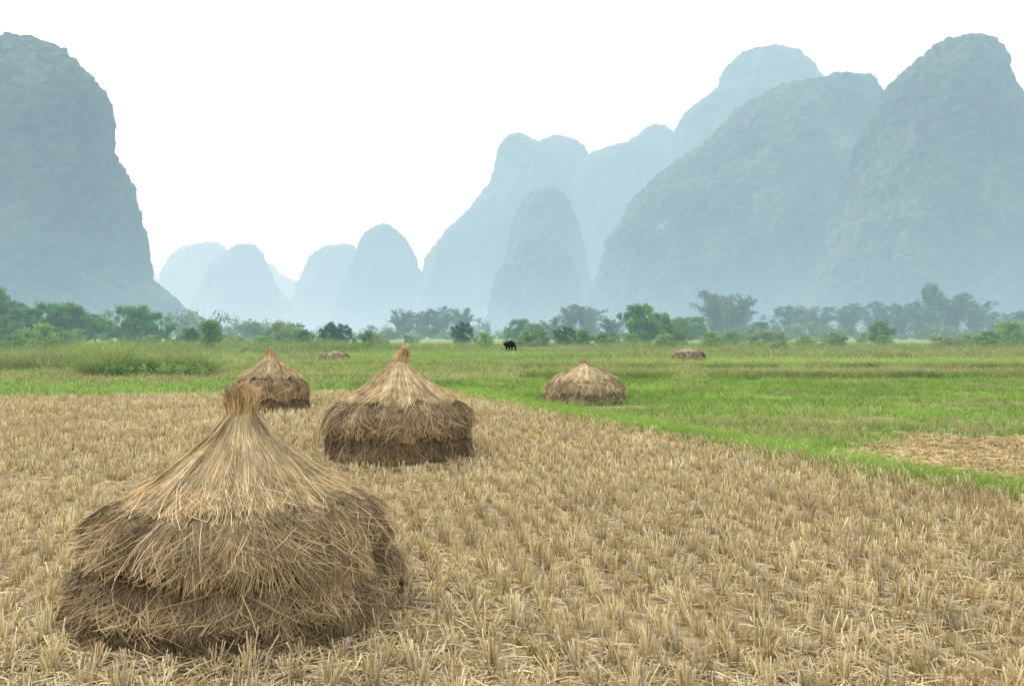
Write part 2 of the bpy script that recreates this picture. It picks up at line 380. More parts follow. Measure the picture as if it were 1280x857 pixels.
k = frustum(x, y, 2) & ((x > edge_x(y)+jit-.05) | (y > far_y(x)-.1)) & clear_of_stacks(x, y) & ~in_patch(x, y) & (fbm(x*.7, y*.7, 0, 63) > -.4)
x, y = x[k], y[k]
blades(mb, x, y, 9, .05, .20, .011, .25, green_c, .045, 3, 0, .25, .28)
n = 9000; d = rng.uniform(5.5, 24, n); x = edge_x(d)+rng.normal(.3, .28, n)+.3*fbm(d*2, d*0)
blades(mb, x, d, 5, .05, .18, .009, .4, lambda X, Y, n: mixc((.20, .36, .04), (.46, .64, .13), rng.random(n)), .05, 3, 0, .2)
n = 500; a = rng.uniform(0, 2*math.pi, n); q = rng.normal(1.04, .12, n)
blades(mb, PCX+PRX*q*np.cos(a), PCY+PRY*q*np.sin(a), 12, .04, .16, .011, .35, lambda X, Y, n: mixc((.14, .26, .04), (.40, .54, .13), rng.random(n)), .07, 3, 0, .2, .2)
x, y = jgrid(-34, 34, 20, 47, .30, .26)
k = frustum(x, y, 2) & (y > far_y(x)-.1) & ~((x > -3) & (y < 30)) & clear_of_stacks(x, y)
x, y = x[k], y[k]
blades(mb, x, y, 6, .08, .24, .020, .25, green_c, .09, 2, 0, .25, .28)
obj("paddy_rice", mb.mesh("paddy_rice", M_grass), kind="stuff", label="bright green rice regrowth mixed with dry stalks", category="rice plants")

def meadow_c(X, Y, n):
    f = .5+.5*np.clip(fbm(X*.05, Y*.16, 0, 81)*1.8, -1, 1)
    g = mixc((.20, .36, .055), (.47, .56, .17), f)
    dry = mixc((.36, .28, .13), (.58, .48, .24), rng.random(n))
    sel = rng.random(n) < np.clip(.08+.9*fbm(X*.08, Y*.3, 0, 83), 0, .65)
    return np.where(sel[:, None], dry, g)*rng.uniform(.75, 1.2, n)[:, None]
def sight(x, y):   # short grass in front of the small heaps
    px = 640+x/y*F
    return ~(((np.abs(px-861) < 26) & (y < 54)) | ((np.abs(px-418) < 24) & (y < 55)) | ((np.abs(px-638) < 14) & (y < 80)))
mb = MB()
n = 60000; y = 44+100*rng.random(n)**1.2; x = rng.uniform(-1, 1, n)*(.66*y+3)
k = clear_of_stacks(x, y, .3) & (sight(x, y) | (rng.random(n) < .3)); x, y = x[k], y[k]
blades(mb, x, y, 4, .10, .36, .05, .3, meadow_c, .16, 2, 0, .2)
obj("meadow_grass", mb.mesh("meadow_grass", M_grass), kind="stuff", label="yellow green meadow grass across the valley floor", category="grass")
mb = MB()
def weeds(n, px0, px1, d0, d1, h0, h1, c0, c1, per=14, w=.03, sp=.18, thr=-.2):
    y = rng.uniform(d0, d1, n); x = px_to_x(rng.uniform(px0, px1, n), y)
    k = (fbm(x*.35, y*.35, 0, 91) > thr) & clear_of_stacks(x, y, .3) & sight(x, y); x, y = x[k], y[k]
    blades(mb, x, y, per, h0, h1, w, .28, lambda X, Y, m: mixc(c0, c1, rng.random(m))*(.85+.4*fbm(X*.5, Y*.5, 0, 5))[:, None], sp, 3, 0, .15, .3)
weeds(420, 108, 265, 32, 35.5, .2, .75, (.12, .21, .03), (.40, .50, .14), thr=-.35)
weeds(150, 112, 262, 32.5, 35, .7, 1.3, (.18, .28, .05), (.46, .54, .17), 12, .03, .12, -.6)
weeds(300, 0, 110, 38, 46, .35, .95, (.22, .32, .07), (.50, .55, .2))
weeds(90, 100, 160, 44, 48, .7, 1.8, (.24, .38, .06), (.48, .60, .16))
weeds(800, -40, 430, 46, 70, .3, 1.0, (.20, .30, .06), (.52, .55, .26))
weeds(500, -40, 460, 66, 90, .4, 1.5, (.12, .22, .04), (.36, .46, .12), 14, .05, .35)
weeds(1300, 100, 1300, 80, 110, .4, 1.3, (.16, .28, .05), (.48, .52, .2), 12, .05, .4)
weeds(900, 700, 1300, 52, 80, .3, .9, (.22, .30, .07), (.52, .48, .22), 12, .04, .3)
weeds(900, 640, 1300, 30, 32, .14, .4, (.10, .18, .03), (.34, .42, .1), 12, .02, .15, -.05)
weeds(400, 640, 1300, 39, 41, .14, .38, (.10, .17, .03), (.34, .38, .12), 12, .03, .2)
weeds(160, 440, 800, 26, 27, .1, .3, (.12, .22, .03), (.3, .38, .1), 12, .02, .15)
obj("tall_weeds", mb.mesh("tall_weeds", M_grass), kind="stuff", label="clumps of taller grass and weeds on the banks", category="grass")

# ------------------------------------------------------------------ straw stacks
def prof(pl, s):
    pl = np.array(pl); L_ = np.concatenate([[0], np.cumsum(np.linalg.norm(np.diff(pl, axis=0), axis=1))]); T = L_[-1]
    return np.interp(s*T, L_, pl[:, 0]), np.interp(s*T, L_, pl[:, 1]), T
def lumpf(th, z, seed, lump):
    return 1+lump*(.6*fbm(np.cos(th)*1.7, np.sin(th)*1.7, z*1.0, seed)+1.3*fbm(np.cos(th)*5, np.sin(th)*5, z*1.6, seed+9, 2))
def hang(mb, pl, n, w, c0, c1, seed, lump, fan, jr, bundles, s_start, s_stop, K=6, flare=0.0, bspread=1.3, wav=.0, dark_top=.82, spill=.25):
    """straws combed down the outline pl from s_start to s_stop; fan = sideways drift in metres"""
    bt = rng.uniform(0, 2*math.pi, bundles); btilt = rng.normal(0, fan, bundles); br = rng.normal(0, jr, bundles); bc = rng.uniform(.6, 1.25, bundles); be = rng.uniform(s_stop[0], s_stop[1], bundles)
    b = rng.integers(0, bundles, n)
    th0 = bt[b]+rng.normal(0, 2.2/bundles*bspread, n)
    rend = max(p[0] for p in pl)
    tilt = (btilt[b]+rng.normal(0, fan*.7, n))/max(rend, .3)
    s0 = rng.uniform(s_start[0], s_start[1], n)
    s1 = be[b]+rng.normal(0, .05, n)
    if wav: s1 = s1+wav*fbm(np.cos(th0)*3.4, np.sin(th0)*3.4, 0, seed+3, 3)
    s1 = np.maximum(s1, s0+.12)
    rj = br[b]+np.abs(rng.normal(0, jr*.8, n)); curl = rng.normal(0, .020, n)
    P = np.zeros((n, K, 3))
    for k in range(K):
        t = k/(K-1); s = s0+(s1-s0)*t
        r, z, T = prof(pl, np.minimum(s, 1)); ov = np.maximum(s-1, 0)*T; z = z-ov; r = r+ov*spill
        th = th0+tilt*t+curl*t*t*2
        rr = r*lumpf(th, z, seed, lump*np.minimum(1, r*2))+rj*(.3+.7*t)*np.minimum(1, r*3)
        rr = rr+(np.abs(curl)*.6+flare)*t*t*np.minimum(1, r*3)
        P[:, k, 0] = rr*np.cos(th); P[:, k, 1] = rr*np.sin(th); P[:, k, 2] = np.maximum(z+rng.normal(0, .003, n), .01)
    tang = P[:, -1]-P[:, 0]; rad = P[:, K//2].copy(); rad[:, 2] = .3
    rad = rad/np.maximum(np.linalg.norm(rad, axis=1, keepdims=True), 1e-6)+rng.normal(0, .4, (n, 3))
    side = np.cross(tang, rad)
    W = np.tile(np.linspace(1, .5, K), (n, 1))*(w*rng.uniform(.6, 1.4, n))[:, None]
    C = mixc(c0, c1, rng.beta(1.3, 1.5, n))*bc[b][:, None]
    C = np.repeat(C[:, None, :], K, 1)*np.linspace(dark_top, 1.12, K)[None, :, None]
    mb.ribbons(P, W, side, np.minimum(C, .9))
def tangle(mb, pl, n, w, ln, c0, c1, seed, lump=.06, out=.05, slope=.5, K=5, srange=(0, 1)):
    s = rng.uniform(srange[0], srange[1], n); r, z, T = prof(pl, s); th = rng.uniform(0, 2*math.pi, n)
    l = rng.uniform(ln[0], ln[1], n); a = rng.normal(0, slope, n)+np.where(rng.random(n) < .5, 0, math.pi); cv = rng.normal(0, 2.4, n); o = rng.uniform(-.03, out, n)
    P = np.zeros((n, K, 3))
    for k in range(K):
        t = k/(K-1)-.5; ang = a+cv*t
        uu = l*t*np.cos(ang); vv = l*t*np.sin(ang)-.6*l*(t*t)*2
        zc = np.maximum(z+vv, .008); tt = th+uu/np.maximum(r, .15)
        rz = np.interp(-zc, -np.array(pl)[:, 1], np.array(pl)[:, 0])
        rr = rz*lumpf(tt, zc, seed, lump)+o+.03*np.abs(t)*2*rng.random(n)
        P[:, k, 0] = rr*np.cos(tt); P[:, k, 1] = rr*np.sin(tt); P[:, k, 2] = zc
    tang = P[:, -1]-P[:, 0]; rad = P[:, K//2].copy(); rad[:, 2] = .2; side = np.cross(tang, rad+rng.normal(0, .35, (n, 3)))
    mb.ribbons(P, np.full((n, K), w)*rng.uniform(.6, 1.4, n)[:, None], side, mixc(c0, c1, rng.beta(1.2, 2.0, n)))
def core(mb, pl, seed, col, inset=.05, nu=64, nv=60, lump=.06):
    s = np.linspace(0, 1, nv); r, z, T = prof(pl, s); r = np.maximum(r-np.minimum(inset, r*.2), .002)
    V = []
    for i in range(nv):
        th = np.arange(nu)/nu*2*math.pi
        lm = lumpf(th, np.full(nu, z[i]), seed, lump*min(1, r[i]*2))
        V.append(np.stack([r[i]*lm*np.cos(th), r[i]*lm*np.sin(th), np.full(nu, max(z[i], -.01))], 1))
    i = np.arange(nv-1)[:, None]; j = np.arange(nu)[None, :]
    Q = np.stack([i*nu+j, i*nu+(j+1) % nu, (i+1)*nu+(j+1) % nu, (i+1)*nu+j], -1).reshape(-1, 4)
    mb.add(np.concatenate(V), Q, np.array(col))
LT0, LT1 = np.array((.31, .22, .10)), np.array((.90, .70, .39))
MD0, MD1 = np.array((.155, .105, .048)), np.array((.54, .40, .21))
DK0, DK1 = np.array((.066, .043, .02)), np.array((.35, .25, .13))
def stack(i, label, tiers, cap, knot, q, w, seed, cat="straw stack", lump=.06, grey=0, yaw=0, blend=0.0, wv0=.40, capwav=.18):
    sx, sy, _ = STACKS[i]
    e = obj("straw_stack", None, label=label, category=cat, group="rice straw stacks drying on the field")
    e.location = (sx, sy, .004); e.rotation_euler = (0, 0, yaw)
    def gc(c): c = np.array(c); return c*(1-grey)+grey*np.array([.98, .95, .80])*c.mean()
    mb = MB()
    # inner core follows the recesses between the tiers; it stays well inside the cap
    outer = [(0.001, cap[-1][1]+.14), (cap[-1][0]*.6, cap[-1][1]+.10), (cap[-1][0]-.08, cap[-1][1]+.03), (tiers[0][0][0]-.02, tiers[0][0][1]+.01)]
    for k, t in enumerate(tiers):
        outer += [(t[0][0]-.03, t[0][1]), (t[1][0]-.03, t[1][1]), (t[2][0]-.05, t[2][1])]
        if k < len(tiers)-1: outer += [(tiers[k+1][0][0]-.05, tiers[k+1][0][1]+.07), (tiers[k+1][0][0]-.05, tiers[k+1][0][1]+.02)]
    outer += [(tiers[-1][-1][0]-.03, 0)]
    core(mb, outer, seed, gc((.04, .026, .013)), .05, lump=lump)  # near-black colour paints the shade in the gaps between tiers
    T = len(tiers)
    for ti, pl in enumerate(tiers):
        f = (ti+.2)/max(T-1+.2, 1)
        last = ti == T-1
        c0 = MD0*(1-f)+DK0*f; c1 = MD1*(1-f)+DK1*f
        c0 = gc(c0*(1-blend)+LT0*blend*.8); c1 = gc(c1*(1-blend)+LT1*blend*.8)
        wv = .05 if last else wv0
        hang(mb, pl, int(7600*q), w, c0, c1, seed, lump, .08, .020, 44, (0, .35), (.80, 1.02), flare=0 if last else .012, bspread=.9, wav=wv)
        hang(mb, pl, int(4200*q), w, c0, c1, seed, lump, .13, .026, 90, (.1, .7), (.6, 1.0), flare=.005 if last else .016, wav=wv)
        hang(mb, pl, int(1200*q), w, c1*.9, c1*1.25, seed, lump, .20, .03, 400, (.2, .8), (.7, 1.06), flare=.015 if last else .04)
        tangle(mb, pl[1:], int(2300*q), w*.9, (.06, .20), c0*.9, np.array(c1)*1.1, seed, lump, .04, .8)
    obj("straw_body", mb.mesh("straw_body", M_straw), e)
    mb = MB()
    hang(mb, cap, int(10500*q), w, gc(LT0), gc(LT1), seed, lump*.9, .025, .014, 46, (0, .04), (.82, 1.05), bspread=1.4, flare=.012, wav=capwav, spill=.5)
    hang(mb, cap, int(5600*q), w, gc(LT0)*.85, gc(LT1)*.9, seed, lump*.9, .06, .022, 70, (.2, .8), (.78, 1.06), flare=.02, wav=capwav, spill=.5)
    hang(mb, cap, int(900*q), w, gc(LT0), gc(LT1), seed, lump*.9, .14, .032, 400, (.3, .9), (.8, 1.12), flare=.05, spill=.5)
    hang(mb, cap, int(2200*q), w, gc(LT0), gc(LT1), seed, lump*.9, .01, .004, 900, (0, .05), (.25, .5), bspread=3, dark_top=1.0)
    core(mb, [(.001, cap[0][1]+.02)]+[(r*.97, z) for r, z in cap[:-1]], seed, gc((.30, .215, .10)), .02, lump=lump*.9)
    obj("thatch_cap", mb.mesh("thatch_cap", M_straw), e)
    if knot:
        r, z0, z1, lx, ly, nk, pr = knot
        mb = MB(); K = 8; n = nk
        a = rng.uniform(0, 2*math.pi, n); q0 = np.sqrt(rng.random(n)*.9+.1); hh = (z1-z0)*rng.uniform(.5, 1.15, n)
        P = np.zeros((n, K, 3)); tw = rng.normal(.1, .3, n); fl = rng.normal(1, .22, n)
        for k in range(K):
            t = k/(K-1)
            rr = r*q0*np.interp(t, [0, .4, .7, 1], pr)*(1+(fl-1)*t)
            P[:, k, 0] = rr*np.cos(a+tw*t)+lx*t*t; P[:, k, 1] = rr*np.sin(a+tw*t)+ly*t*t; P[:, k, 2] = z0-.15+(hh+.15)*t*(1-.2*q0*t)
        P[:, -1, :2] += rng.normal(0, r*.2, (n, 2)); P[:, -1, 2] -= np.abs(rng.normal(0, .012, n))
        side = np.stack([np.cos(a+rng.normal(0, 1.2, n)), np.sin(a+rng.normal(0, 1.2, n)), np.zeros(n)], 1)
        C = mixc((.32, .22, .10), (.84, .65, .36), rng.random(n))
        mb.ribbons(P, np.full((n, K), w*1.05)*np.linspace(1, .6, K)[None], side, C)
        mb.tube([(0, 0, z0-.1), (0, 0, z0), (lx*.3, ly*.3, z0+(z1-z0)*.4)], [r*.9, r*.7, r*.3], (.30, .21, .10), 12)
        obj("topknot", mb.mesh("topknot", M_straw), e)
        mb = MB()
        for zb in (-.012, .0):
            aa = np.linspace(0, 2*math.pi, 25); rr = r*pr[1]*.93
            mb.tube([(rr*math.cos(t), rr*math.sin(t), z0+zb+.008*math.sin(t*2+zb*90)) for t in aa], [.004]*25, (.46, .34, .17), 5)
        obj("straw_tie", mb.mesh("straw_tie", M_straw), e)
    return e
stack(0, "tall cone-capped rice straw stack with tied topknot, shaggy dark skirt",
      [[(.55, .71), (.73, .665), (.83, .57), (.875, .47), (.88, .40)],
       [(.76, .39), (.85, .355), (.91, .28), (.935, .20), (.935, .15)],
       [(.82, .155), (.89, .13), (.94, .08), (.955, .03), (.95, .0)]],
      [(.09, 1.20), (.16, 1.10), (.29, .97), (.44, .83), (.56, .74), (.62, .70)], (.09, 1.19, 1.42, -.015, .0, 2100, [1.5, 1.0, 1.0, 1.1]), 1.35, .0046, 101, lump=.06, yaw=.6)
stack(1, "cone-topped straw stack with pale thatch over dark straight-sided drum",
      [[(.66, .82), (.83, .76), (.93, .66), (.96, .52), (.96, .38)],
       [(.86, .40), (.93, .36), (.97, .26), (.975, .08), (.96, .0)]],
      [(.10, 1.33), (.21, 1.21), (.38, 1.06), (.55, .93), (.67, .85), (.72, .82)], (.11, 1.34, 1.57, .09, .0, 1200, [1.45, 1.0, .85, .35]), .95, .0070, 202, lump=.055, wv0=.2, capwav=.14)
stack(2, "smaller peaked straw stack with pale cone top and dark base",
      [[(.52, .76), (.68, .69), (.76, .57), (.78, .40), (.78, .30)],
       [(.70, .33), (.76, .29), (.79, .2), (.79, .06), (.77, .0)]],
      [(.10, 1.24), (.20, 1.13), (.36, .97), (.49, .85), (.57, .77)], (.095, 1.22, 1.42, .0, .0, 700, [1.5, 1.0, 1.0, .85]), .5, .010, 303, lump=.055, wv0=.2)
stack(3, "low cone topped straw mound with small tuft on green paddy",
      [[(.62, .62), (.80, .54), (.91, .44), (.96, .32), (.96, .24)],
       [(.86, .28), (.93, .25), (.98, .18), (.98, .05), (.97, .0)]],
      [(.07, .98), (.20, .91), (.42, .80), (.62, .68), (.76, .57)], (.085, .96, 1.12, -.03, .0, 500, [1.4, .95, 1.1, .9]), .5, .011, 404, lump=.075, grey=.12, blend=.4)
stack(4, "low weathered dull brown heap of straw on open grass",
      [[(.5, .66), (.76, .56), (.92, .40), (1.0, .2), (1.0, .0)]],
      [(.04, .80), (.3, .76), (.55, .68), (.76, .56)], None, .3, .022, 505, "straw heap", .16, .5, blend=.1)
stack(5, "small flattened heap of straw on grass",
      [[(.5, .50), (.75, .40), (.9, .28), (.95, .1), (.95, .0)]],
      [(.04, .60), (.3, .55), (.55, .47), (.78, .37)], None, .25, .022, 606, "straw heap", .16, .5, blend=.1)

# ------------------------------------------------------------------ trees
def leaf_cloud(mb, C, R, per, size, c0, c1, shade=True, flat=.8, ztop=None):
    M = len(C); n = M*per
    d = rng.normal(0, 1, (n, 3)); d /= np.linalg.norm(d, axis=1, keepdims=True)
    rr = rng.random(n)**.45
    Rr = np.repeat(R, per); P0 = np.repeat(C, per, 0)+d*(Rr*rr)[:, None]*np.array([1, 1, flat])
    t = rng.normal(0, 1, (n, 3)); t[:, 2] -= .4; t /= np.linalg.norm(t, axis=1, keepdims=True)
    s = size*rng.uniform(.6, 1.4, n)
    P = np.stack([P0, P0+t*s[:, None]*.5, P0+t*s[:, None]], 1)
    side = np.cross(t, rng.normal(0, 1, (n, 3)))
    W = np.stack([s*.15, s*.62, s*.08], 1)
    cb = np.repeat(rng.uniform(0, 1, M), per)
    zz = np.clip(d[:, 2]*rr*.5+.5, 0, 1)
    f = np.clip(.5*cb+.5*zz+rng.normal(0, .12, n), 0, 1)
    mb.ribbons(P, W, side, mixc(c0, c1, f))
def tree_broad(H, Wd, seed, c0, c1, clumps=64, per=85, size=.3, trunk_h=.14):
    rs = np.random.default_rng(seed)
    tr = MB(); cr = MB()
    top = np.array([rs.normal(0, .2), rs.normal(0, .2), H*.6])
    tp = [np.zeros(3), np.array([rs.normal(0, .12), rs.normal(0, .12), H*.25]), top]
    r0 = H*.022
    tr.tube(tp, [r0*1.3, r0, r0*.5], (.11, .085, .06))
    Cs = []; Rs = []
    for k in range(clumps):
        a = rs.uniform(0, 2*math.pi); zz = rs.uniform(trunk_h, .93)
        u = (zz-trunk_h)/(1-trunk_h)
        env = (math.sin(math.pi*min(1, .22+u*.74)))**.7*(.82+.25*math.sin(a*2+seed)+.2*math.sin(a*3+seed*2+zz*7))
        rad = Wd*.46*max(env, .12)*math.sqrt(rs.uniform(.12, 1))
        p = np.array([rad*math.cos(a), rad*math.sin(a), zz*H*(1-.12*rs.random())]); Cs.append(p); Rs.append(H*rs.uniform(.08, .15))
        if k % 4 == 0:
            b = tp[1]+(top-tp[1])*rs.uniform(0, .8); mid = (b+p)/2+np.array([0, 0, -.05*H])
            tr.tube([b, mid, p], [r0*.5, r0*.3, r0*.1], (.11, .085, .06), 5)
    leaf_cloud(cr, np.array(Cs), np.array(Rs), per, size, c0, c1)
    return [("trunk", tr.mesh("trunk", M_bark)), ("crown", cr.mesh("crown", M_leaf))]
def tree_bush(H, Wd, seed, c0, c1, clumps=30, per=80, size=.16):
    rs = np.random.default_rng(seed); tr = MB(); cr = MB(); Cs = []; Rs = []
    for k in range(clumps):
        a = rs.uniform(0, 2*math.pi); zz = rs.uniform(.08, .85); rad = Wd*.5*math.sqrt(max(.05, 1-zz**2))*math.sqrt(rs.uniform(.05, 1))*(.8+.3*math.sin(a*3+seed))
        p = np.array([rad*math.cos(a), rad*math.sin(a), zz*H]); Cs.append(p); Rs.append(H*rs.uniform(.13, .26))
        if k % 3 == 0: tr.tube([(p[0]*.1, p[1]*.1, 0), (p[0]*.5, p[1]*.5, zz*H*.6), p], [.035, .025, .008], (.10, .075, .05), 5)
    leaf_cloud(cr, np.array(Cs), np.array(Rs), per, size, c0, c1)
    return [("stem", tr.mesh("stem", M_bark)), ("foliage", cr.mesh("foliage", M_leaf))]
def bamboo(H, Wd, seed, c0, c1, culms=24, per=220, size=.6):
    rs = np.random.default_rng(seed); tr = MB(); cr = MB()
    PP = []; FF = []
    for k in range(culms):
        a = rs.uniform(0, 2*math.pi); h = H*rs.uniform(.55, 1.0); reach = Wd*.5*rs.uniform(.25, 1.0); b = rs.uniform(0, Wd*.12)
        tt = np.linspace(0, 1, 9)
        pts = np.stack([(b+reach*tt**2.3)*math.cos(a), (b+reach*tt**2.3)*math.sin(a), h*(tt-.2*tt**5)], 1)
        tr.tube(pts, list(np.linspace(.06, .015, 9)), (.14, .16, .05), 4)
        n = per; t = rs.uniform(.05, 1, n)**.8
        p = np.stack([np.interp(t, tt, pts[:, i]) for i in range(3)], 1)
        sp = (.25+.8*np.sin(np.clip(t, 0, 1)*math.pi*.85))*Wd*.037
        p += rs.normal(0, 1, (n, 3))*sp[:, None]*np.array([1, 1, .7])
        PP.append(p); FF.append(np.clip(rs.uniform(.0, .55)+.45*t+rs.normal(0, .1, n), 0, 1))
    P0 = np.concatenate(PP); f = np.concatenate(FF); n = len(P0)
    d = rng.normal(0, 1, (n, 3)); d[:, 2] = -np.abs(d[:, 2])*.8-.1; d /= np.linalg.norm(d, axis=1, keepdims=True)
    s = size*rng.uniform(.6, 1.4, n)
    P0[:, 2] = np.maximum(P0[:, 2], .3)
    P = np.stack([P0, P0+d*s[:, None]*.5, P0+d*s[:, None]], 1)
    cr.ribbons(P, np.stack([s*.14, s*.4, s*.05], 1), np.cross(d, rng.normal(0, 1, (n, 3))), mixc(c0, c1, f))
    return [("culm", tr.mesh("culm", M_bark)), ("foliage", cr.mesh("foliage", M_leaf))]
G0, G1 = (.03, .075, .012), (.17, .33, .045)
Y0, Y1 = (.10, .19, .025), (.32, .50, .10)
VAR = {
    "broad": [(tree_broad(8, 8, s, c0, c1), 8, 8) for s, c0, c1 in ((1, G0, G1), (2, (.026, .065, .012), (.14, .28, .045)), (3, (.055, .12, .018), (.22, .38, .07)))],
    "wide": [(tree_broad(7, 10.5, 5, (.03, .09, .010), (.19, .40, .05), 90, 95, .3, .06), 7, 10.5)],
    "round": [(tree_broad(4, 5, 8, (.016, .042, .006), (.09, .18, .026), 50, 95, .2, .06), 4, 5)],
    "bush": [(tree_bush(2, 2.8, s, c0, c1), 2, 2.8) for s, c0, c1 in ((21, G0, G1), (22, Y0, Y1), (23, (.04, .10, .012), (.21, .36, .05)), (24, (.11, .16, .03), (.34, .42, .12)))],
    "cone": [(tree_bush(3.4, 1.5, 31, (.05, .11, .015), (.22, .38, .08), 34, 90, .16), 3.4, 1.5)],
    "bamboo": [(bamboo(15, 13, s, (.035, .065, .02), (.16, .25, .075)), 15, 13) for s in (41, 42, 43)],
}
NAMES = {"broad": "broadleaf_tree", "wide": "broadleaf_tree", "round": "broadleaf_tree", "bush": "bush", "cone": "upright_shrub", "bamboo": "bamboo_clump"}
CATS = {"broad": "tree", "wide": "tree", "round": "tree", "bush": "bush", "cone": "shrub", "bamboo": "bamboo"}
LABS = {"broad": "leafy broadleaf tree at the edge of the fields", "wide": "wide spreading green tree behind the meadow", "round": "dark round crowned tree standing alone on grass",
        "bush": "leafy green bush along the meadow edge", "cone": "slender upright light green shrub on grass", "bamboo": "feathery tall bamboo clump veiled by haze"}
def plant(kind, px, D, H, W=None, v=None, label=None, X=None):
    parts, h0, w0 = VAR[kind][(v if v is not None else int(rng.integers(0, 99))) % len(VAR[kind])]
    e = obj(NAMES[kind], None, label=label or LABS[kind], category=CATS[kind], group="%s plants along the valley floor" % CATS[kind])
    e.location = (px_to_x(px, D) if X is None else X, D, 0); sc = H/h0; sw = (W/w0) if W else sc
    e.scale = (sw, sw, sc); e.rotation_euler = (0, 0, float(rng.uniform(0, 6.28)))
    for nm, me in parts: obj(nm, me, e)
for t in [
    ("broad", -8, 150, 12, 10, 0), ("broad", 14, 140, 8, 9, 1), ("wide", 36, 135, 7, 9, 0), ("wide", 66, 140, 8.2, 11, 0), ("broad", 94, 140, 7.6, 9, 0), ("broad", 120, 150, 5.8, 8, 1),
    ("wide", 162, 135, 7.4, 9, 0), ("wide", 190, 140, 6.4, 7.5, 0), ("round", 239, 115, 2.8, 2.8, 0), ("cone", 263, 82, 3.4, 1.9, 0), ("broad", 316, 240, 6, 10, 2), ("broad", 360, 230, 4.6, 9, 1),
    ("round", 412, 112, 3.6, 4.2, 0), ("round", 427, 114, 3.4, 4.0, 0), ("round", 579, 110, 3.6, 3.8, 0), ("wide", 648, 190, 6, 8, 0), ("broad", 668, 180, 4.5, 8, 2), ("bamboo", 690, 250, 9, 9, 2),
    ("wide", 800, 130, 7.4, 9.0, 0), ("wide", 824, 135, 6.0, 7, 0), ("broad", 852, 170, 5.8, 8, 2), ("bamboo", 765, 260, 9, 10, 1), ("broad", 872, 240, 8, 9, 0), ("round", 707, 105, 2.9, 3.6, 0),
    ("bamboo", 503, 360, 16.5, 15, 0), ("bamboo", 527, 350, 16.5, 15, 1), ("bamboo", 552, 355, 18, 16, 2), ("bamboo", 578, 360, 17.5, 15, 0), ("bamboo", 735, 340, 19, 19, 1), ("bamboo", 712, 350, 17.5, 16, 0),
    ("bamboo", 895, 350, 26.5, 21, 2), ("bamboo", 922, 360, 25, 20, 0), ("bamboo", 907, 340, 23, 19, 1), ("broad", 985, 370, 16, 20, 1), ("bamboo", 1020, 400, 20, 23, 0), ("bamboo", 1058, 400, 22, 24, 1), ("bamboo", 1095, 390, 22, 23, 2),
    ("bamboo", 1125, 380, 21, 22, 0), ("broad", 1165, 380, 29, 15, 0), ("bamboo", 1188, 380, 28, 21, 1), ("bamboo", 1218, 380, 24, 21, 2), ("bamboo", 1150, 370, 21, 20, 2), ("bamboo", 1245, 360, 15, 19, 0), ("broad", 1278, 300, 11, 14, 1),
    ("broad", 1100, 240, 6, 11, 2), ("broad", 950, 230, 6, 10, 0)]:
    plant(t[0], t[1], t[2], t[3], t[4], t[5])
cnt = 0
while cnt < 80:
    px = rng.uniform(-30, 1310); D = rng.uniform(95, 165)
    if float(fbm(np.array([px*.026]), np.array([1.7]), 0, 31, 2)[0]) < rng.uniform(-.3, .3) or 385 < px < 450 or 560 < px < 600 or 625 < px < 650: continue
    H = rng.uniform(1.1, 3.0)*(1.6 if rng.random() < .22 else 1)
    plant("bush", px, D, H, H*rng.uniform(1.1, 2.0), None); cnt += 1
for px, D, H, W in [(20, 75, 1.8, 3), (60, 82, 1.6, 4), (834, 92, 2.0, 3.4), (890, 95, 2.2, 3.6), (975, 80, 1.2, 2.0), (1005, 100, 1.6, 4), (1045, 100, 1.6, 3.5), (1180, 98, 1.7, 5), (1230, 95, 1.6, 4), (470, 105, 2.0, 3), (330, 110, 1.6, 5), (290, 115, 1.8, 5), (755, 108, 2.0, 4), (790, 105, 1.8, 3)]:
    plant("bush", px, D, H, W, None)
mb = MB()
n = 800; y = rng.uniform(240, 430, n); x = rng.uniform(-1, 1, n)*(.7*y+10)
h = (.8+9*np.clip(.35+1.8*fbm(x*.03, y*.015, 0, 77), 0, 1))*rng.uniform(.5, 1.1, n)
C = np.stack([x, y, h*rng.uniform(.3, .9, n)], 1)
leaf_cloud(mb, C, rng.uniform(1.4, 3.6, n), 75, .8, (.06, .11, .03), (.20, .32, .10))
obj("distant_woodland", mb.mesh("distant_woodland", M_leaf), kind="stuff", label="hazy belt of trees and scrub below the hills", category="woodland")
mb = MB()
n = 110; px = rng.uniform(108, 265, n); y = rng.uniform(32, 35.6, n); x = px_to_x(px, y)
hh = .25+.42*np.clip(.5+1.2*fbm(x*1.1, y*1.1, 0, 55), 0, 1)*np.clip(1.4-np.abs(px-180)/90, .3, 1)
C = np.stack([x, y, hh*rng.uniform(.3, 1, n)], 1)
leaf_cloud(mb, C, rng.uniform(.12, .30, n), 60, .11, (.07, .14, .02), (.34, .50, .10))
obj("bank_weeds", mb.mesh("bank_weeds", M_leaf), kind="stuff", label="low leafy weeds overgrowing the paddy bank", category="weeds")

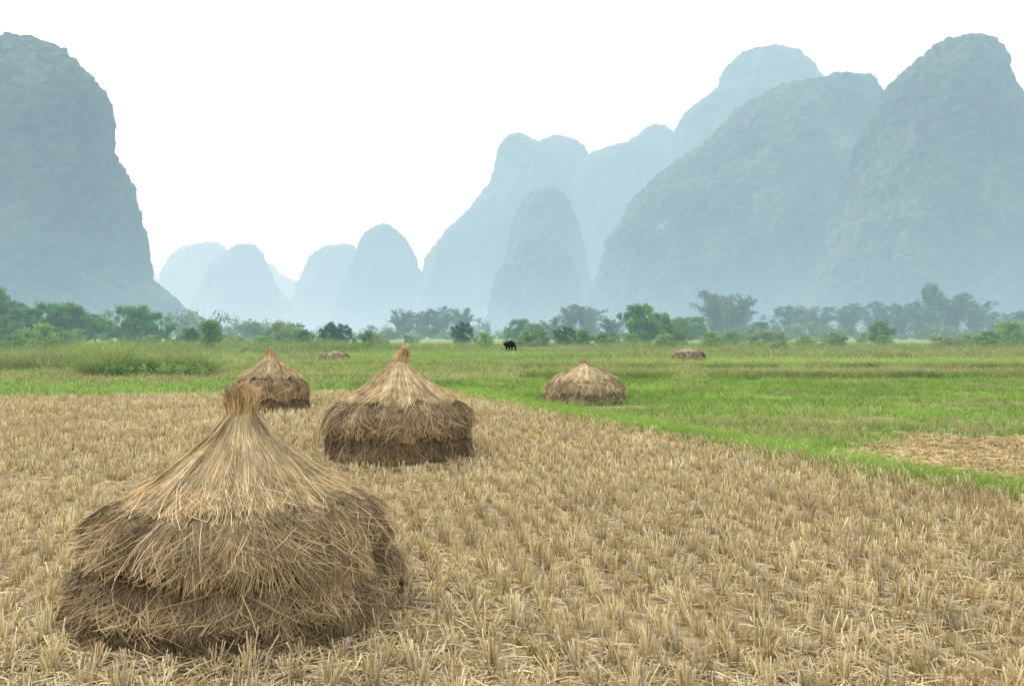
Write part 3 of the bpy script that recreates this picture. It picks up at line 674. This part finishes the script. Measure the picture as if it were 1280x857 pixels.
# ------------------------------------------------------------------ water buffalo
def skin_obj(name, verts, edges, radii, mat, parent=None, root=0, sub=2):
    me = bpy.data.meshes.new(name); me.from_pydata(verts, edges, []); me.update()
    o = obj(name, me, parent)
    o.modifiers.new("skin", 'SKIN')
    for i, r in enumerate(radii):
        me.skin_vertices[0].data[i].radius = (r, r) if not isinstance(r, tuple) else r
        me.skin_vertices[0].data[i].use_root = (i == root)
    s = o.modifiers.new("sub", 'SUBSURF'); s.levels = sub; s.render_levels = sub
    me.materials.append(mat)
    return o
m, N, L = new_mat("dark_hide")
tn = N.new('ShaderNodeTexNoise'); tn.inputs['Scale'].default_value = 5
rp = N.new('ShaderNodeValToRGB'); rp.color_ramp.elements[0].color = (.006, .006, .007, 1); rp.color_ramp.elements[1].color = (.022, .02, .019, 1)
L.new(tn.outputs[0], rp.inputs[0]); haze_out(N, L, rp.outputs[0], rough=.7, haze=False, spec=.1); M_dark = m
m, N, L = new_mat("horn")
tn = N.new('ShaderNodeTexNoise'); tn.inputs['Scale'].default_value = 9
rp = N.new('ShaderNodeValToRGB'); rp.color_ramp.elements[0].color = (.05, .045, .04, 1); rp.color_ramp.elements[1].color = (.12, .11, .09, 1)
L.new(tn.outputs[0], rp.inputs[0]); haze_out(N, L, rp.outputs[0], rough=.5, haze=False); M_horn = m
e = obj("water_buffalo", None, label="black water buffalo standing and grazing on the meadow", category="water buffalo")
V = [(.52, 0, .86), (.2, 0, .82), (-.2, 0, .82), (-.48, 0, .90), (-.74, 0, .88), (-.94, 0, .80), (-1.10, 0, .64),
     (.52, .19, .62), (.58, .21, .38), (.52, .21, .08), (.50, .21, .02), (.52, -.19, .62), (.64, -.21, .38), (.58, -.21, .08), (.56, -.21, .02),
     (-.42, .20, .60), (-.42, .21, .34), (-.41, .21, .08), (-.43, .21, .02), (-.42, -.20, .60), (-.50, -.21, .34), (-.50, -.21, .08), (-.52, -.21, .02),
     (.74, 0, .84), (.82, 0, .45)]
E = [(0, 1), (1, 2), (2, 3), (3, 4), (4, 5), (5, 6), (0, 7), (7, 8), (8, 9), (9, 10), (0, 11), (11, 12), (12, 13), (13, 14), (3, 15), (15, 16), (16, 17), (17, 18), (3, 19), (19, 20), (20, 21), (21, 22), (0, 23), (23, 24)]
R = [.34, .41, .42, .37, .24, .19, .13, .19, .11, .08, .095, .19, .11, .08, .095, .17, .10, .08, .095, .17, .10, .08, .095, .05, .03]
bo = skin_obj("buffalo_body", V, E, R, M_dark, e)
for sgn in (1, -1):
    mb = MB(); mb.tube([(-.92, .10*sgn, .95), (-.90, .30*sgn, 1.0), (-.78, .44*sgn, 1.08), (-.66, .42*sgn, 1.15)], [.05, .045, .03, .008], (.08, .07, .06), 8)
    obj("horn", mb.mesh("horn", M_horn, True), e)
    mb = MB(); mb.tube([(-.86, .14*sgn, .90), (-.84, .27*sgn, .87), (-.82, .35*sgn, .80)], [.03, .06, .01], (.03, .03, .03), 8)
    obj("ear", mb.mesh("ear", M_dark, True), e)
e.location = (px_to_x(638, 80), 80, .02); e.rotation_euler = (0, 0, math.radians(52)); e.scale = (.92,)*3

# ------------------------------------------------------------------ light, sky, camera
w = bpy.data.worlds.new("World"); scene.world = w; w.use_nodes = True
N = w.node_tree.nodes; L = w.node_tree.links; N.clear()
sky = N.new('ShaderNodeTexSky'); sky.sky_type = 'NISHITA'; sky.sun_disc = False
sky.sun_elevation = math.radians(58); sky.sun_rotation = math.radians(-60); sky.dust_density = 6; sky.air_density = 1.5
b1 = N.new('ShaderNodeBackground'); b1.inputs[1].default_value = .05; L.new(sky.outputs[0], b1.inputs[0])
b2 = N.new('ShaderNodeBackground'); b2.inputs[0].default_value = (.98, .99, 1.0, 1); b2.inputs[1].default_value = 1.2
ad = N.new('ShaderNodeAddShader'); L.new(b1.outputs[0], ad.inputs[0]); L.new(b2.outputs[0], ad.inputs[1])
o = N.new('ShaderNodeOutputWorld'); L.new(ad.outputs[0], o.inputs[0])
sun = bpy.data.lights.new("sun", 'SUN'); sun.energy = 1.5; sun.angle = math.radians(12); sun.color = (1, .96, .88)
so = bpy.data.objects.new("sun", sun); COL.objects.link(so)
az = math.radians(-60); el = math.radians(58)
dirv = Vector((math.sin(az)*math.cos(el), math.cos(az)*math.cos(el), math.sin(el)))
so.rotation_euler = dirv.to_track_quat('Z', 'Y').to_euler(); so.location = (0, 0, 50)
cam = bpy.data.cameras.new("camera"); cam.lens = 28; cam.sensor_width = 36; cam.clip_end = 20000; cam.clip_start = .05
co = bpy.data.objects.new("camera", cam); COL.objects.link(co); co.location = (0, 0, 1.7); co.rotation_euler = (math.radians(90-.6), 0, 0)
scene.camera = co
scene.view_settings.view_transform = 'Standard'; scene.view_settings.look = 'None'; scene.view_settings.exposure = 0
